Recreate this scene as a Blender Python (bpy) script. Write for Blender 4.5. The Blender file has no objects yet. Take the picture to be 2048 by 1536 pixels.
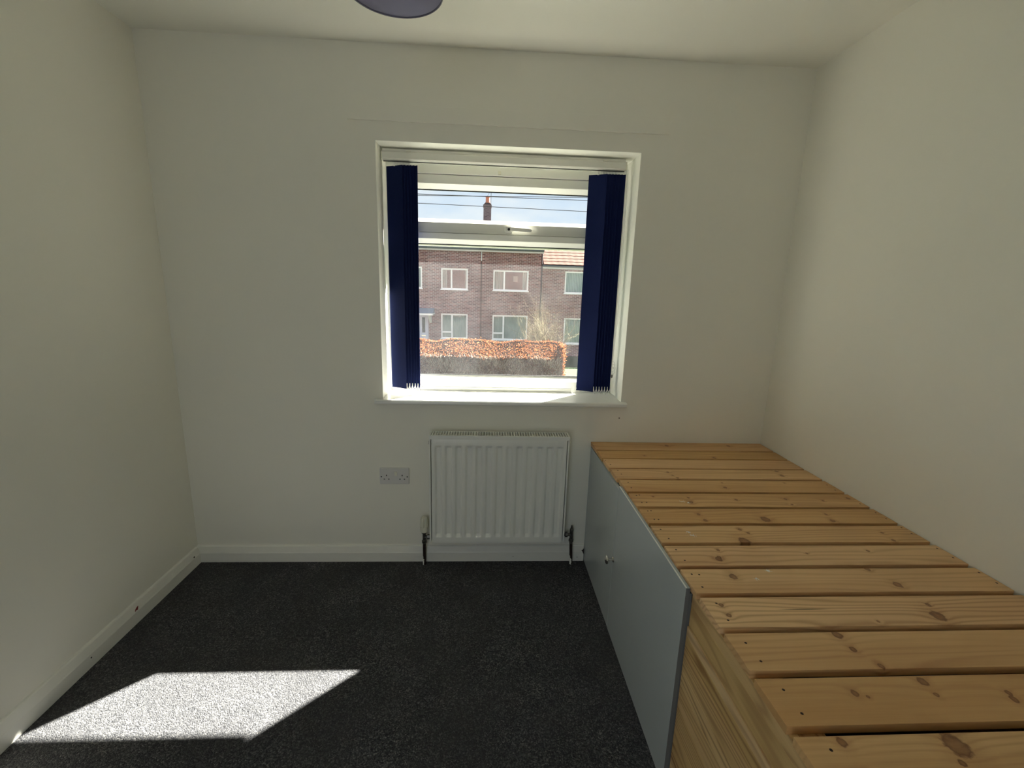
import bpy, bmesh, math, random
from mathutils import Vector, Matrix
random.seed(7)
SC = bpy.context.scene
COL = SC.collection

# ---------------------------------------------------------------- camera, sky, sun, exposure
cam = bpy.data.cameras.new('camera')
camo = bpy.data.objects.new('camera', cam); COL.objects.link(camo); SC.camera = camo
cam.sensor_width = 36.0; cam.sensor_fit = 'HORIZONTAL'
cam.lens = 902.7155 * 36.0 / 2048.0
cam.clip_start = 0.02; cam.clip_end = 400
R = ((0.99827607, -0.05084856, 0.02931393), (0.01802361, -0.20973169, -0.97759284), (0.05585725, 0.97643589, -0.20845366))
m = Matrix(((R[0][0], -R[1][0], -R[2][0], 1.44609), (R[0][1], -R[1][1], -R[2][1], -2.14240),
            (R[0][2], -R[1][2], -R[2][2], 1.40719), (0, 0, 0, 1)))
camo.matrix_world = m

world = bpy.data.worlds.new('sky'); SC.world = world; world.use_nodes = True
wn = world.node_tree; wn.nodes.clear()
wo = wn.nodes.new('ShaderNodeOutputWorld'); bg = wn.nodes.new('ShaderNodeBackground')
tc = wn.nodes.new('ShaderNodeTexCoord'); mp = wn.nodes.new('ShaderNodeMapping'); mp.inputs['Scale'].default_value = (1.6, 1.6, 5.0)
nz = wn.nodes.new('ShaderNodeTexNoise'); nz.inputs['Scale'].default_value = 2.2; nz.inputs['Detail'].default_value = 5
cr = wn.nodes.new('ShaderNodeValToRGB')
cr.color_ramp.elements[0].position = 0.38; cr.color_ramp.elements[0].color = (0.58, 0.76, 0.98, 1)
cr.color_ramp.elements[1].position = 0.66; cr.color_ramp.elements[1].color = (0.93, 0.97, 1.0, 1)
wn.links.new(tc.outputs['Generated'], mp.inputs['Vector']); wn.links.new(mp.outputs['Vector'], nz.inputs['Vector'])
wn.links.new(nz.outputs['Fac'], cr.inputs['Fac']); wn.links.new(cr.outputs['Color'], bg.inputs['Color'])
bg.inputs['Strength'].default_value = 0.93
wn.links.new(bg.outputs['Background'], wo.inputs['Surface'])

sun = bpy.data.lights.new('sun', 'SUN'); sun.energy = 165; sun.angle = math.radians(0.6); sun.color = (1.0, 0.945, 0.85)
suno = bpy.data.objects.new('sun', sun); COL.objects.link(suno)
suno.rotation_euler = Vector((-1.08, -1.0, -1.295)).to_track_quat('-Z', 'Y').to_euler()
suno.location = (8, 10, 12)

# fill light added in the unseen rear doorway to brighten the room
fill = bpy.data.lights.new('fill_light', 'AREA'); fill.shape = 'RECTANGLE'; fill.size = 0.74; fill.size_y = 1.94
fill.energy = 3.4; fill.color = (0.93, 0.97, 1.0)
fillo = bpy.data.objects.new('fill_light', fill); COL.objects.link(fillo)
fillo.location = (0.95, -3.06, 0.99); fillo.rotation_euler = (math.radians(90), 0, 0)

SC.view_settings.view_transform = 'Standard'; SC.view_settings.look = 'None'
SC.view_settings.exposure = 0.12; SC.view_settings.gamma = 1.0; SC.view_settings.use_curve_mapping = False
SC.cycles.max_bounces = 10; SC.cycles.diffuse_bounces = 7; SC.cycles.transparent_max_bounces = 16
SC.cycles.glossy_bounces = 4; SC.cycles.caustics_reflective = False; SC.cycles.caustics_refractive = False
SC.cycles.sample_clamp_indirect = 8.0

W, H = 2.859, 2.380
REAR = -3.10

# ---------------------------------------------------------------- materials
def mat(name, col, rough=0.6, metal=0.0, spec=0.5, bump=None, var=None, coat=0.0):
    """bump=(scale, strength, distance), var=(scale, amount) : a slow mottling of the colour"""
    M = bpy.data.materials.new(name); M.use_nodes = True
    nt = M.node_tree; b = nt.nodes['Principled BSDF']
    b.inputs['Base Color'].default_value = (*col, 1); b.inputs['Roughness'].default_value = rough
    b.inputs['Metallic'].default_value = metal; b.inputs['Specular IOR Level'].default_value = spec
    b.inputs['Coat Weight'].default_value = coat
    t = nt.nodes.new('ShaderNodeTexCoord')
    if bump:
        n = nt.nodes.new('ShaderNodeTexNoise'); n.inputs['Scale'].default_value = bump[0]; n.inputs['Detail'].default_value = 4
        bp = nt.nodes.new('ShaderNodeBump'); bp.inputs['Strength'].default_value = bump[1]; bp.inputs['Distance'].default_value = bump[2]
        nt.links.new(t.outputs['Object'], n.inputs['Vector']); nt.links.new(n.outputs['Fac'], bp.inputs['Height'])
        nt.links.new(bp.outputs['Normal'], b.inputs['Normal'])
    if var is None: var = (3.0, 0.04)
    n2 = nt.nodes.new('ShaderNodeTexNoise'); n2.inputs['Scale'].default_value = var[0]; n2.inputs['Detail'].default_value = 3
    nt.links.new(t.outputs['Object'], n2.inputs['Vector'])
    mx = nt.nodes.new('ShaderNodeMix'); mx.data_type = 'RGBA'
    mx.inputs['A'].default_value = (*[c * (1 - var[1]) for c in col], 1); mx.inputs['B'].default_value = (*[min(1, c * (1 + var[1])) for c in col], 1)
    nt.links.new(n2.outputs['Fac'], mx.inputs['Factor']); nt.links.new(mx.outputs['Result'], b.inputs['Base Color'])
    return M

class G:
    """tiny node-graph helper"""
    def __init__(s, M): s.nt = M.node_tree
    def n(s, t, **k):
        x = s.nt.nodes.new(t)
        for a, v in k.items(): setattr(x, a, v)
        return x
    def l(s, a, b): s.nt.links.new(a, b)
    def math(s, op, a, b=None, clamp=False):
        x = s.n('ShaderNodeMath', operation=op, use_clamp=clamp)
        for i, v in enumerate((a, b)):
            if v is None: continue
            if isinstance(v, (int, float)): x.inputs[i].default_value = v
            else: s.l(v, x.inputs[i])
        return x.outputs[0]
    def vm(s, op, a, b):
        x = s.n('ShaderNodeVectorMath', operation=op)
        for i, v in enumerate((a, b)):
            if v is None: continue
            if isinstance(v, tuple): x.inputs[i].default_value = v
            else: s.l(v, x.inputs[i])
        return x
    def mix(s, f, a, b):
        x = s.n('ShaderNodeMix', data_type='RGBA')
        for k, v in (('Factor', f), ('A', a), ('B', b)):
            if isinstance(v, (int, float)): x.inputs[k].default_value = v
            elif isinstance(v, tuple): x.inputs[k].default_value = (*v, 1)
            else: s.l(v, x.inputs[k])
        return x.outputs['Result']
    def ramp(s, f, stops):
        x = s.n('ShaderNodeValToRGB'); s.l(f, x.inputs[0])
        e = x.color_ramp.elements
        while len(e) < len(stops): e.new(0.5)
        for el, (p, c) in zip(e, stops): el.position = p; el.color = (*c, 1) if isinstance(c, tuple) else (c, c, c, 1)
        return x.outputs[0]
    def noise(s, vec, scale, detail=4, rough=0.5):
        x = s.n('ShaderNodeTexNoise'); x.inputs['Scale'].default_value = scale; x.inputs['Detail'].default_value = detail
        x.inputs['Roughness'].default_value = rough; s.l(vec, x.inputs['Vector']); return x.outputs['Fac']

WALLC = (0.835, 0.815, 0.725)
M_wall = mat('wall_paint', WALLC, 0.8, spec=0.15, bump=(220, 0.12, 0.0012), var=(1.3, 0.02))
M_ceil = mat('ceiling_paint', (0.85, 0.835, 0.755), 0.9, spec=0.1, bump=(160, 0.10, 0.001), var=(1.1, 0.02))
M_gloss = mat('white_gloss_paint', (0.80, 0.79, 0.72), 0.32, bump=(60, 0.10, 0.002), var=(6, 0.03))
M_reveal = mat('white_reveal_paint', (0.84, 0.84, 0.77), 0.55, bump=(200, 0.1, 0.001), var=(3, 0.02))
M_sill = mat('white_sill_gloss', (0.84, 0.84, 0.80), 0.22, var=(4, 0.02))
M_upvc = mat('white_upvc', (0.80, 0.80, 0.74), 0.30, var=(5, 0.02))
M_gasket = mat('black_gasket', (0.012, 0.012, 0.012), 0.6)
M_rad = mat('radiator_enamel', (0.80, 0.80, 0.745), 0.28, var=(5, 0.02))
M_dark = mat('dark_void', (0.008, 0.008, 0.008), 0.9)
M_copper = mat('tarnished_pipe', (0.045, 0.028, 0.022), 0.45, 0.5, bump=(90, 0.4, 0.002), var=(60, 0.6))
M_valve = mat('tarnished_valve_metal', (0.15, 0.145, 0.13), 0.35, 0.85, bump=(120, 0.4, 0.001), var=(80, 0.5))
M_chrome = mat('worn_chrome', (0.62, 0.60, 0.56), 0.22, 1.0)
M_cream = mat('cream_plastic', (0.74, 0.72, 0.60), 0.35)
M_plastic = mat('white_socket_plastic', (0.66, 0.645, 0.62), 0.30)
M_headrail = mat('white_headrail', (0.72, 0.71, 0.64), 0.35)
M_navy = mat('navy_blind_fabric', (0.004, 0.009, 0.050), 0.9, spec=0.15, bump=(900, 0.35, 0.0006), var=(300, 0.35))
M_chain = mat('clear_plastic_chain', (0.80, 0.80, 0.76), 0.25)
M_cab = mat('pale_grey_cabinet_paint', (0.45, 0.485, 0.485), 0.24, bump=(30, 0.03, 0.002), var=(4, 0.03))
M_cabedge = mat('cabinet_lit_edge', (0.82, 0.82, 0.78), 0.4)
M_cabdark = mat('cabinet_carcass_grey', (0.16, 0.165, 0.165), 0.5)
M_nickel = mat('brushed_nickel', (0.72, 0.69, 0.62), 0.22, 1.0)
M_shade = mat('lilac_grey_shade', (0.46, 0.455, 0.53), 0.5)
_g = G0 = M_shade.node_tree; _tl = _g.nodes.new('ShaderNodeBsdfTranslucent'); _tl.inputs[0].default_value = (0.62, 0.60, 0.74, 1)
_mx = _g.nodes.new('ShaderNodeMixShader'); _mx.inputs[0].default_value = 0.55
_g.links.new(_g.nodes['Principled BSDF'].outputs[0], _mx.inputs[1]); _g.links.new(_tl.outputs[0], _mx.inputs[2]); _g.links.new(_mx.outputs[0], _g.nodes['Material Output'].inputs[0])
M_shaderim = mat('dark_shade_rim', (0.12, 0.11, 0.16), 0.5)
M_red = mat('red_paint', (0.22, 0.005, 0.01), 0.5)
M_screw = mat('dark_screw_hole', (0.035, 0.015, 0.006), 0.7)
M_chip = mat('dark_chip', (0.03, 0.02, 0.02), 0.9)

def make_carpet():
    M = bpy.data.materials.new('charcoal_carpet'); M.use_nodes = True; g = G(M); b = M.node_tree.nodes['Principled BSDF']
    t = g.n('ShaderNodeTexCoord').outputs['Object']
    v = g.n('ShaderNodeTexVoronoi'); v.inputs['Scale'].default_value = 260; v.inputs['Randomness'].default_value = 1; g.l(t, v.inputs['Vector'])
    w = g.n('ShaderNodeSeparateColor'); g.l(v.outputs['Color'], w.inputs[0])
    big = g.ramp(g.noise(t, 4, 5, 0.65), [(0.35, 0.0), (0.62, 1.0)]); mid = g.noise(t, 70, 3, 0.6)
    c1 = g.ramp(w.outputs[0], [(0.0, (0.028, 0.029, 0.033)), (0.5, (0.064, 0.065, 0.070)), (0.85, (0.122, 0.121, 0.122)), (1.0, (0.22, 0.214, 0.21))])
    c2 = g.mix(g.math('MULTIPLY', big, 0.60), c1, (0.042, 0.042, 0.045))
    c3 = g.mix(g.math('MULTIPLY', mid, 0.4), c2, (0.064, 0.064, 0.067))
    g.l(c3, b.inputs['Base Color']); b.inputs['Roughness'].default_value = 1.0; b.inputs['Specular IOR Level'].default_value = 0.05
    b.inputs['Sheen Weight'].default_value = 0.0
    h = g.math('ADD', g.math('MULTIPLY', v.outputs['Distance'], -1.0), g.math('MULTIPLY', mid, 1.2))
    bp = g.n('ShaderNodeBump'); bp.inputs['Strength'].default_value = 0.65; bp.inputs['Distance'].default_value = 0.005
    g.l(h, bp.inputs['Height']); g.l(bp.outputs[0], b.inputs['Normal'])
    return M
M_carpet = make_carpet()

# knots and paint chips that the photo shows on the slats (bed plan coordinates), then small worn details
KNOTS = [(2.221,-.381,5),(2.229,-.413,4),(2.239,-.44,4),(2.711,-.363,6),(2.706,-.409,7),(2.394,-.529,6),(2.404,-.485,3),(2.667,-.483,3),
 (2.199,-.655,7),(2.074,-.612,3),(2.205,-.62,4),(2.381,-.634,5),(2.576,-.627,5),(2.185,-.746,5),(2.19,-.787,6),(2.404,-.779,13),
 (2.253,-.915,15),(2.276,-.846,5),(2.292,-.868,4),(2.129,-.998,5),(2.144,-.964,4),(2.347,-.048,8),(2.666,-.043,7),(2.51,-.209,7),(2.186,-.19,4),
 (2.714,-.64,4),(2.828,-.619,6),(2.572,-.67,4),(2.646,-.744,4),(2.636,-.789,7),(2.744,-.866,4),(2.742,-.911,5),
 (2.607,-.969,4),(2.406,-.981,3),(2.555,-1.127,9),(2.528,-1.059,6),(2.548,-1.244,13),(2.562,-1.206,5),(2.382,-1.261,3),
 (2.122,-1.089,9),(2.031,-1.200,5),(2.031,-1.235,5),(2.123,-1.008,8),(2.249,-1.30,9),(2.252,-1.343,6),(2.276,-1.387,5),(2.168,-1.449,6),
 (2.329,-1.426,8),(2.328,-1.456,4),(2.478,-1.455,5),(2.473,-1.469,6),(2.188,-1.457,3),(2.264,-1.553,17),(2.244,-1.582,5),(2.067,-1.542,7),(2.063,-1.60,7)]
CHIPS = [(2.169,-.65,7),(2.188,-.66,5),(2.099,-.861,7),(2.102,-.881,8),(2.237,-1.064,6),(2.182,-1.100,6)]
def make_pine(name, axis='x', knots=True, base=((0.54,0.295,0.110),(0.73,0.475,0.220),(0.34,0.140,0.040)), rings=1.0, ampk=1.0):
    M = bpy.data.materials.new(name); M.use_nodes = True; g = G(M); b = M.node_tree.nodes['Principled BSDF']
    t = g.n('ShaderNodeTexCoord').outputs['Object']
    oi = g.n('ShaderNodeObjectInfo')
    rnd = oi.outputs['Random']
    off = g.n('ShaderNodeCombineXYZ'); g.l(g.math('MULTIPLY', rnd, 37.0), off.inputs[0]); g.l(g.math('MULTIPLY', rnd, 17.0), off.inputs[1]); g.l(g.math('MULTIPLY', rnd, 23.0), off.inputs[2])
    if knots:
        d = None
        for x, y, r in KNOTS:
            s = 1000.0 / r
            a = g.vm('SUBTRACT', t, (x, y, 0.66)); a = g.vm('MULTIPLY', a.outputs[0], (s*0.85, s*0.75, s*0.4))
            L = g.vm('LENGTH', a.outputs[0], None).outputs['Value']
            d = L if d is None else g.math('MINIMUM', d, L)
        dn = g.math('ADD', d, g.math('MULTIPLY', g.math('SUBTRACT', g.noise(t, 120, 3), 0.5), 0.8))
        fall = g.math('POWER', 2.718, g.math('MULTIPLY', dn, -0.7))
    v = g.vm('ADD', t, off.outputs[0]).outputs[0]
    st = {'x': (1.0, 10.0, 10.0), 'y': (10.0, 1.0, 10.0)}[axis]
    vs = g.vm('MULTIPLY', v, st).outputs[0]
    warp = g.noise(vs, 0.55, 3, 0.5)
    # growth rings: bands across the board, bent by the slow noise and by the knots
    sep = g.n('ShaderNodeSeparateXYZ'); g.l(v, sep.inputs[0])
    acr = {'x': g.math('ADD', sep.outputs[1], sep.outputs[2]), 'y': g.math('ADD', sep.outputs[2], sep.outputs[0])}[axis]
    ph = g.math('ADD', g.math('MULTIPLY', acr, 95.0 * rings), g.math('MULTIPLY', warp, 26.0 if ampk == 1.0 else 44.0))
    if knots: ph = g.math('ADD', ph, g.math('MULTIPLY', fall, 3.0))
    band = g.math('ADD', g.math('MULTIPLY', g.math('SINE', g.math('MULTIPLY', ph, 3.0)), 0.5), 0.5)
    band = g.math('POWER', band, 2.6)
    fine = g.noise(g.vm('MULTIPLY', v, {'x': (6, 420, 420), 'y': (420, 6, 420)}[axis]).outputs[0], 1.0, 3)
    amp = g.ramp(g.noise(vs, 0.35, 2), [(0.35, 0.03*ampk**2), (0.66, min(1.0, 0.95*ampk))])
    c = g.mix(g.ramp(g.noise(vs, 0.8, 4), [(0.3, 0.0), (0.7, 1.0)]), base[0], base[1])
    sepA = g.n('ShaderNodeSeparateColor'); g.l(amp, sepA.inputs[0])
    c = g.mix(g.math('MULTIPLY', g.math('MULTIPLY', band, sepA.outputs[0]), 0.75 if ampk == 1.0 else 0.95), c, base[2])
    c = g.mix(g.math('MULTIPLY', g.math('SUBTRACT', fine, 0.35, True), 0.35), c, base[2])
    tint = g.n('ShaderNodeHueSaturation'); g.l(c, tint.inputs['Color'])
    g.l(g.math('ADD', g.math('MULTIPLY', rnd, 0.28), 0.87), tint.inputs['Value']); g.l(g.math('ADD', g.math('MULTIPLY', rnd, -0.18), 1.07), tint.inputs['Saturation'])
    c = tint.outputs[0]
    if knots:
        halo = g.ramp(g.math('MULTIPLY', dn, 0.25), [(0.10, 0.60), (0.28, 0.22), (0.75, 0.0)])
        c = g.mix(halo, c, (0.27, 0.095, 0.022))
        core = g.ramp(g.math('MULTIPLY', dn, 0.5), [(0.15, 0.30), (0.32, 0.55), (0.42, 0.75), (0.56, 0.0)])
        c = g.mix(core, c, (0.11, 0.032, 0.009))
        # long crack on the eleventh slat
        a = g.vm('MULTIPLY', g.vm('SUBTRACT', t, (2.235, -1.217, 0.66)).outputs[0], (11.0, 330.0, 10.0))
        L = g.math('ADD', g.vm('LENGTH', a.outputs[0], None).outputs['Value'], g.math('MULTIPLY', g.noise(vs, 6, 2), 0.3))
        c = g.mix(g.ramp(L, [(0.45, 0.9), (1.0, 0.0)]), c, (0.06, 0.018, 0.006))
        d2 = None
        for x, y, r in CHIPS:
            s = 1000.0 / r
            a = g.vm('MULTIPLY', g.vm('SUBTRACT', t, (x, y, 0.66)).outputs[0], (s*0.7, s, s*0.3))
            L = g.vm('LENGTH', a.outputs[0], None).outputs['Value']
            d2 = L if d2 is None else g.math('MINIMUM', d2, L)
        d2 = g.math('ADD', d2, g.math('MULTIPLY', g.math('SUBTRACT', g.noise(t, 260, 2), 0.5), 5.0))
        c = g.mix(g.ramp(d2, [(0.45, 1.0), (0.55, 0.0)]), c, (0.80, 0.82, 0.84))
    g.l(c, b.inputs['Base Color']); b.inputs['Roughness'].default_value = 0.42; b.inputs['Specular IOR Level'].default_value = 0.35
    bp = g.n('ShaderNodeBump'); bp.inputs['Strength'].default_value = 0.25; bp.inputs['Distance'].default_value = 0.0006
    g.l(fine, bp.inputs['Height']); g.l(bp.outputs[0], b.inputs['Normal'])
    return M
M_pine = make_pine('pine_slat_wood')
M_pineside = make_pine('pine_panel_wood', 'y', False, ((0.58,0.37,0.15),(0.74,0.53,0.26),(0.22,0.08,0.022)), 0.7, 3.4)
M_pineedge = make_pine('pine_frame_wood', 'y', False, ((0.42,0.22,0.08),(0.52,0.30,0.12),(0.25,0.11,0.035)))

def make_glass(name, haze=0.0, refl=0.06, tint=(0.97, 0.985, 0.98), fk=0.6):
    M = bpy.data.materials.new(name); M.use_nodes = True; nt = M.node_tree; nt.nodes.clear(); g = G(M)
    out = g.n('ShaderNodeOutputMaterial'); tr = g.n('ShaderNodeBsdfTransparent'); tr.inputs[0].default_value = (*tint, 1)
    gl = g.n('ShaderNodeBsdfGlossy'); gl.inputs['Roughness'].default_value = 0.02
    lw = g.n('ShaderNodeLayerWeight'); lw.inputs[0].default_value = 0.25
    m1 = g.n('ShaderNodeMixShader'); g.l(g.math('ADD', g.math('MULTIPLY', lw.outputs['Fresnel'], fk), refl), m1.inputs[0]); g.l(tr.outputs[0], m1.inputs[1]); g.l(gl.outputs[0], m1.inputs[2])
    last = m1
    if haze:
        t = g.n('ShaderNodeTexCoord').outputs['Object']
        n = g.ramp(g.noise(t, 6, 6, 0.65), [(0.3, 0.25), (0.75, 1.0)]); sp = g.n('ShaderNodeSeparateColor'); g.l(n, sp.inputs[0])
        sm = g.ramp(g.noise(g.vm('MULTIPLY', t, (30, 1, 30)).outputs[0], 4, 2), [(0.70, 0.0), (0.78, 1.0)]); sp2 = g.n('ShaderNodeSeparateColor'); g.l(sm, sp2.inputs[0])
        f = g.math('ADD', g.math('MULTIPLY', sp.outputs[0], haze), g.math('MULTIPLY', sp2.outputs[0], haze * 0.5))
        tl = g.n('ShaderNodeBsdfTranslucent'); tl.inputs[0].default_value = (0.9, 0.92, 0.95, 1)
        m2 = g.n('ShaderNodeMixShader'); g.l(f, m2.inputs[0]); g.l(m1.outputs[0], m2.inputs[1]); g.l(tl.outputs[0], m2.inputs[2]); last = m2
    g.l(last.outputs[0], out.inputs[0])
    return M
M_glass = make_glass('dusty_window_glass', haze=0.0075, refl=0.0)
M_glassup = make_glass('clean_window_glass', haze=0.001, refl=0.0)
M_farglass = make_glass('far_window_glass', refl=0.025, tint=(0.80, 0.86, 0.86), fk=0.15)

# ---------------------------------------------------------------- mesh helpers
class MB:
    def __init__(s): s.v = []; s.f = []
    def add(s, vs, fs):
        o = len(s.v); s.v += [tuple(p) for p in vs]; s.f += [tuple(i + o for i in f) for f in fs]; return s
    def box(s, x0, x1, y0, y1, z0, z1):
        return s.add([(x0,y0,z0),(x1,y0,z0),(x1,y1,z0),(x0,y1,z0),(x0,y0,z1),(x1,y0,z1),(x1,y1,z1),(x0,y1,z1)],
                     [(0,3,2,1),(4,5,6,7),(0,1,5,4),(1,2,6,5),(2,3,7,6),(3,0,4,7)])
    def prism(s, prof, axis, a, b):
        """prof: list of 2D points; axis the extrusion axis"""
        def P(p, t): return {'x': (t, p[0], p[1]), 'y': (p[0], t, p[1]), 'z': (p[0], p[1], t)}[axis]
        n = len(prof)
        vs = [P(p, a) for p in prof] + [P(p, b) for p in prof]
        fs = [tuple(range(n)), tuple(range(2*n-1, n-1, -1))] + [(i, i+n, (i+1) % n + n, (i+1) % n) for i in range(n)]
        return s.add(vs, fs)
    def tube(s, pts, r, n=8, cap=True, closed=False):
        pts = [Vector(p) for p in pts]; N = len(pts); vs = []; fs = []
        rs = r if isinstance(r, (list, tuple)) else [r] * N
        up = None
        for i, p in enumerate(pts):
            a = pts[(i-1) % N] if (closed or i > 0) else p; b = pts[(i+1) % N] if (closed or i < N-1) else p
            d = (b - a).normalized()
            if up is None: up = d.orthogonal().normalized()
            u = (up - d * up.dot(d)).normalized(); up = u; w = d.cross(u)
            for k in range(n):
                t = 2*math.pi*k/n; vs.append(p + (u*math.cos(t) + w*math.sin(t)) * rs[i])
        for i in range(N if closed else N-1):
            j = (i+1) % N
            for k in range(n):
                fs.append((i*n+k, i*n+(k+1) % n, j*n+(k+1) % n, j*n+k))
        if cap and not closed: fs += [tuple(range(n-1, -1, -1)), tuple((N-1)*n+k for k in range(n))]
        return s.add(vs, fs)
    def lathe(s, prof, c, axis='z', n=24, cap=True):
        """prof [(radius, height)...] about axis through c"""
        vs = []; fs = []
        for r, h in prof:
            for k in range(n):
                t = 2*math.pi*k/n; a, b = r*math.cos(t), r*math.sin(t)
                p = {'z': (a, b, h), 'x': (h, a, b), 'y': (b, h, a)}[axis]
                vs.append((c[0]+p[0], c[1]+p[1], c[2]+p[2]))
        for i in range(len(prof)-1):
            for k in range(n): fs.append((i*n+k, i*n+(k+1) % n, (i+1)*n+(k+1) % n, (i+1)*n+k))
        if cap and prof[0][0] > 1e-6: fs.append(tuple(range(n-1, -1, -1)))
        if cap and prof[-1][0] > 1e-6: fs.append(tuple((len(prof)-1)*n+k for k in range(n)))
        return s.add(vs, fs)
    def build(s, name, m, parent=None, bevel=0.0, smooth=False, seg=2, fix=True):
        me = bpy.data.meshes.new(name); me.from_pydata(s.v, [], s.f); me.update()
        if fix or bevel:
            bm = bmesh.new(); bm.from_mesh(me)
            if fix: bmesh.ops.recalc_face_normals(bm, faces=bm.faces)
            if bevel: bmesh.ops.bevel(bm, geom=[e for e in bm.edges if e.calc_face_angle(0) > 0.6], offset=bevel, segments=seg, affect='EDGES', profile=0.6)
            bm.to_mesh(me); bm.free()
        if smooth:
            for p in me.polygons: p.use_smooth = True
            if smooth == 'auto': me.set_sharp_from_angle(angle=math.radians(35))
        me.materials.append(m)
        o = bpy.data.objects.new(name, me); COL.objects.link(o)
        if parent: o.parent = parent
        return o
def bx(name, m, d, parent=None, bevel=0.0, seg=2): return MB().box(*d).build(name, m, parent, bevel, seg=seg)
def tag(o, label, cat, group=None, kind=None):
    o['label'] = label; o['category'] = cat
    if group: o['group'] = group
    if kind: o['kind'] = kind
    return o
def thing(name, label, cat, group=None):
    o = bpy.data.objects.new(name, None); COL.objects.link(o); o.empty_display_size = 0.1
    return tag(o, label, cat, group)
def struct(o, label=None):
    o['kind'] = 'structure'
    if label: o['label'] = label
    return o
def empty(name):
    o = bpy.data.objects.new(name, None); COL.objects.link(o); o.empty_display_size = 0.1; return o

# ---------------------------------------------------------------- room shell
T = 0.33
WX0, WX1, WZ0, WZ1 = 0.947, 2.114, 0.845, 2.011
fl = MB().box(-0.10, W+0.10, REAR-0.1, T, -0.14, 0.0).build('floor', M_carpet); struct(fl, 'charcoal flecked carpet laid wall to wall')
struct(bx('ceiling', M_ceil, (-0.10, W+0.10, REAR-0.1, T, H, H+0.12)), 'off-white painted ceiling')
struct(bx('wall_left', M_wall, (-0.12, 0.0, REAR-0.1, 0.0, 0.0, H)), 'off-white painted wall left of the window')
struct(bx('wall_right', M_wall, (W, W+0.12, REAR-0.1, 0.0, 0.0, H)), 'off-white painted wall beside the slatted bed')
wb = MB()
wb.box(-0.12, WX0, 0, T, 0.0, H); wb.box(WX1, W+0.12, 0, T, 0.0, H); wb.box(WX0, WX1, 0, T, WZ1, H); wb.box(WX0, WX1, 0, T, 0.0, WZ0)
struct(wb.build('wall_back', M_wall, fix=False), 'off-white painted wall that holds the window')
wr = MB()
DX0, DX1, DZ = 0.56, 1.34, 2.0
wr.box(-0.12, DX0, REAR-0.1, REAR, 0, H); wr.box(DX1, W+0.12, REAR-0.1, REAR, 0, H); wr.box(DX0, DX1, REAR-0.1, REAR, DZ, H)
struct(wr.build('wall_rear', M_wall, fix=False), 'off-white painted wall behind the camera with a doorway')
struct(bx('door_1', M_gloss, (DX0-0.04, DX0-0.002, REAR+0.002, REAR+0.70, 0.01, DZ-0.02), bevel=0.002), 'white door standing open behind the camera')
# white paint on the window reveals: thin plaster linings
rv = MB(); E_ = 0.0015
rv.box(WX0, WX0+E_, 0.0, 0.20, 0.868, WZ1); rv.box(WX1-E_, WX1, 0.0, 0.20, 0.868, WZ1); rv.box(WX0+E_, WX1-E_, 0.0, 0.20, WZ1-E_, WZ1)
struct(rv.build('trim_2', M_reveal), 'white painted plaster reveal around the window')
# painted-over batten above the window
st = MB(); n = 40
vs = []
random.seed(3)
tops = [2.153 + 0.0016*math.sin(i*0.9) + random.uniform(-.001, .001) for i in range(n+1)]
for i in range(n+1):
    x = 0.836 + (2.229-0.836)*i/n
    vs += [(x, 0.0, 2.0865), (x, -0.0068, 2.0868), (x, -0.0052, tops[i]-0.002), (x, 0.0, tops[i])]
fs = []
for i in range(n):
    for k in range(3): fs.append((4*i+k, 4*i+4+k, 4*i+5+k, 4*i+1+k))
fs += [(0, 1, 2, 3), (4*n+3, 4*n+2, 4*n+1, 4*n)]
struct(st.add(vs, fs).build('trim_1', M_wall), 'flat batten painted over on the wall above the window')
# skirting boards
def skirt(prof_t):  # (offset from wall, z)
    return [(0, 0), (0.017, 0), (0.017, 0.050), (0.0155, 0.054), (0.009, 0.082), (0.006, 0.086), (0, 0.088)]
P_ = skirt(0)
sk = MB().prism([(-a, z) for a, z in P_], 'x', 0.0, 1.974)
bb = struct(sk.build('baseboard_back', M_gloss), 'white gloss skirting board under the radiator')
sk = MB().prism([(a, z) for a, z in P_], 'y', REAR, -0.0165)
bl = struct(sk.build('baseboard_left', M_gloss), 'white gloss skirting board along the left wall')
def chip(name, m, parent, pts, n, th=0.0012):
    """small irregular flake; pts in the plane, n the outward normal"""
    n = Vector(n); b = [Vector(p) + n*th for p in pts]; a = [Vector(p) - n*0.0006 for p in pts]; k = len(pts)
    return MB().add(a + b, [tuple(range(k)), tuple(range(2*k-1, k-1, -1))] + [(i, (i+1) % k, (i+1) % k + k, i+k) for i in range(k)]).build(name, m, parent)
chip('paint_mark', M_red, bl, [(0.0163,-.434+a,.062+b) for a, b in ((0,.006),(.008,.008),(.005,0),(.004,-.007),(-.004,-.003),(-.010,-.006),(-.006,.002))], (1, 0, 0.1))['label'] = 'dark red paint blot'
chip('nail_hole', M_chip, bl, [(0.017,-.062+.004*math.cos(t),.058+.004*math.sin(t)) for t in (0,1,2,3,4,5)], (1,0,0))
chip('nail_hole', M_chip, bl, [(0.017,-.659+.003*math.cos(t),.037+.003*math.sin(t)) for t in (0,1,2,3,4,5)], (1,0,0))
chip('paint_chip', M_chip, bb, [(1.973,-.0175,.074),(1.968,-.0175,.066),(1.961,-.0175,.062),(1.967,-.0175,.055),(1.970,-.0175,.046),(1.974,-.0175,.040)], (0,-1,0))
chip('nail_hole', M_chip, bb, [(1.600+.002*math.cos(t),-.017,.028+.002*math.sin(t)) for t in (0,1,2,3,4,5)], (0,-1,0))
chip('nail_hole', M_chip, bb, [(1.940+.002*math.cos(t),-.017,.022+.002*math.sin(t)) for t in (0,1,2,3,4,5)], (0,-1,0))
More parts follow.
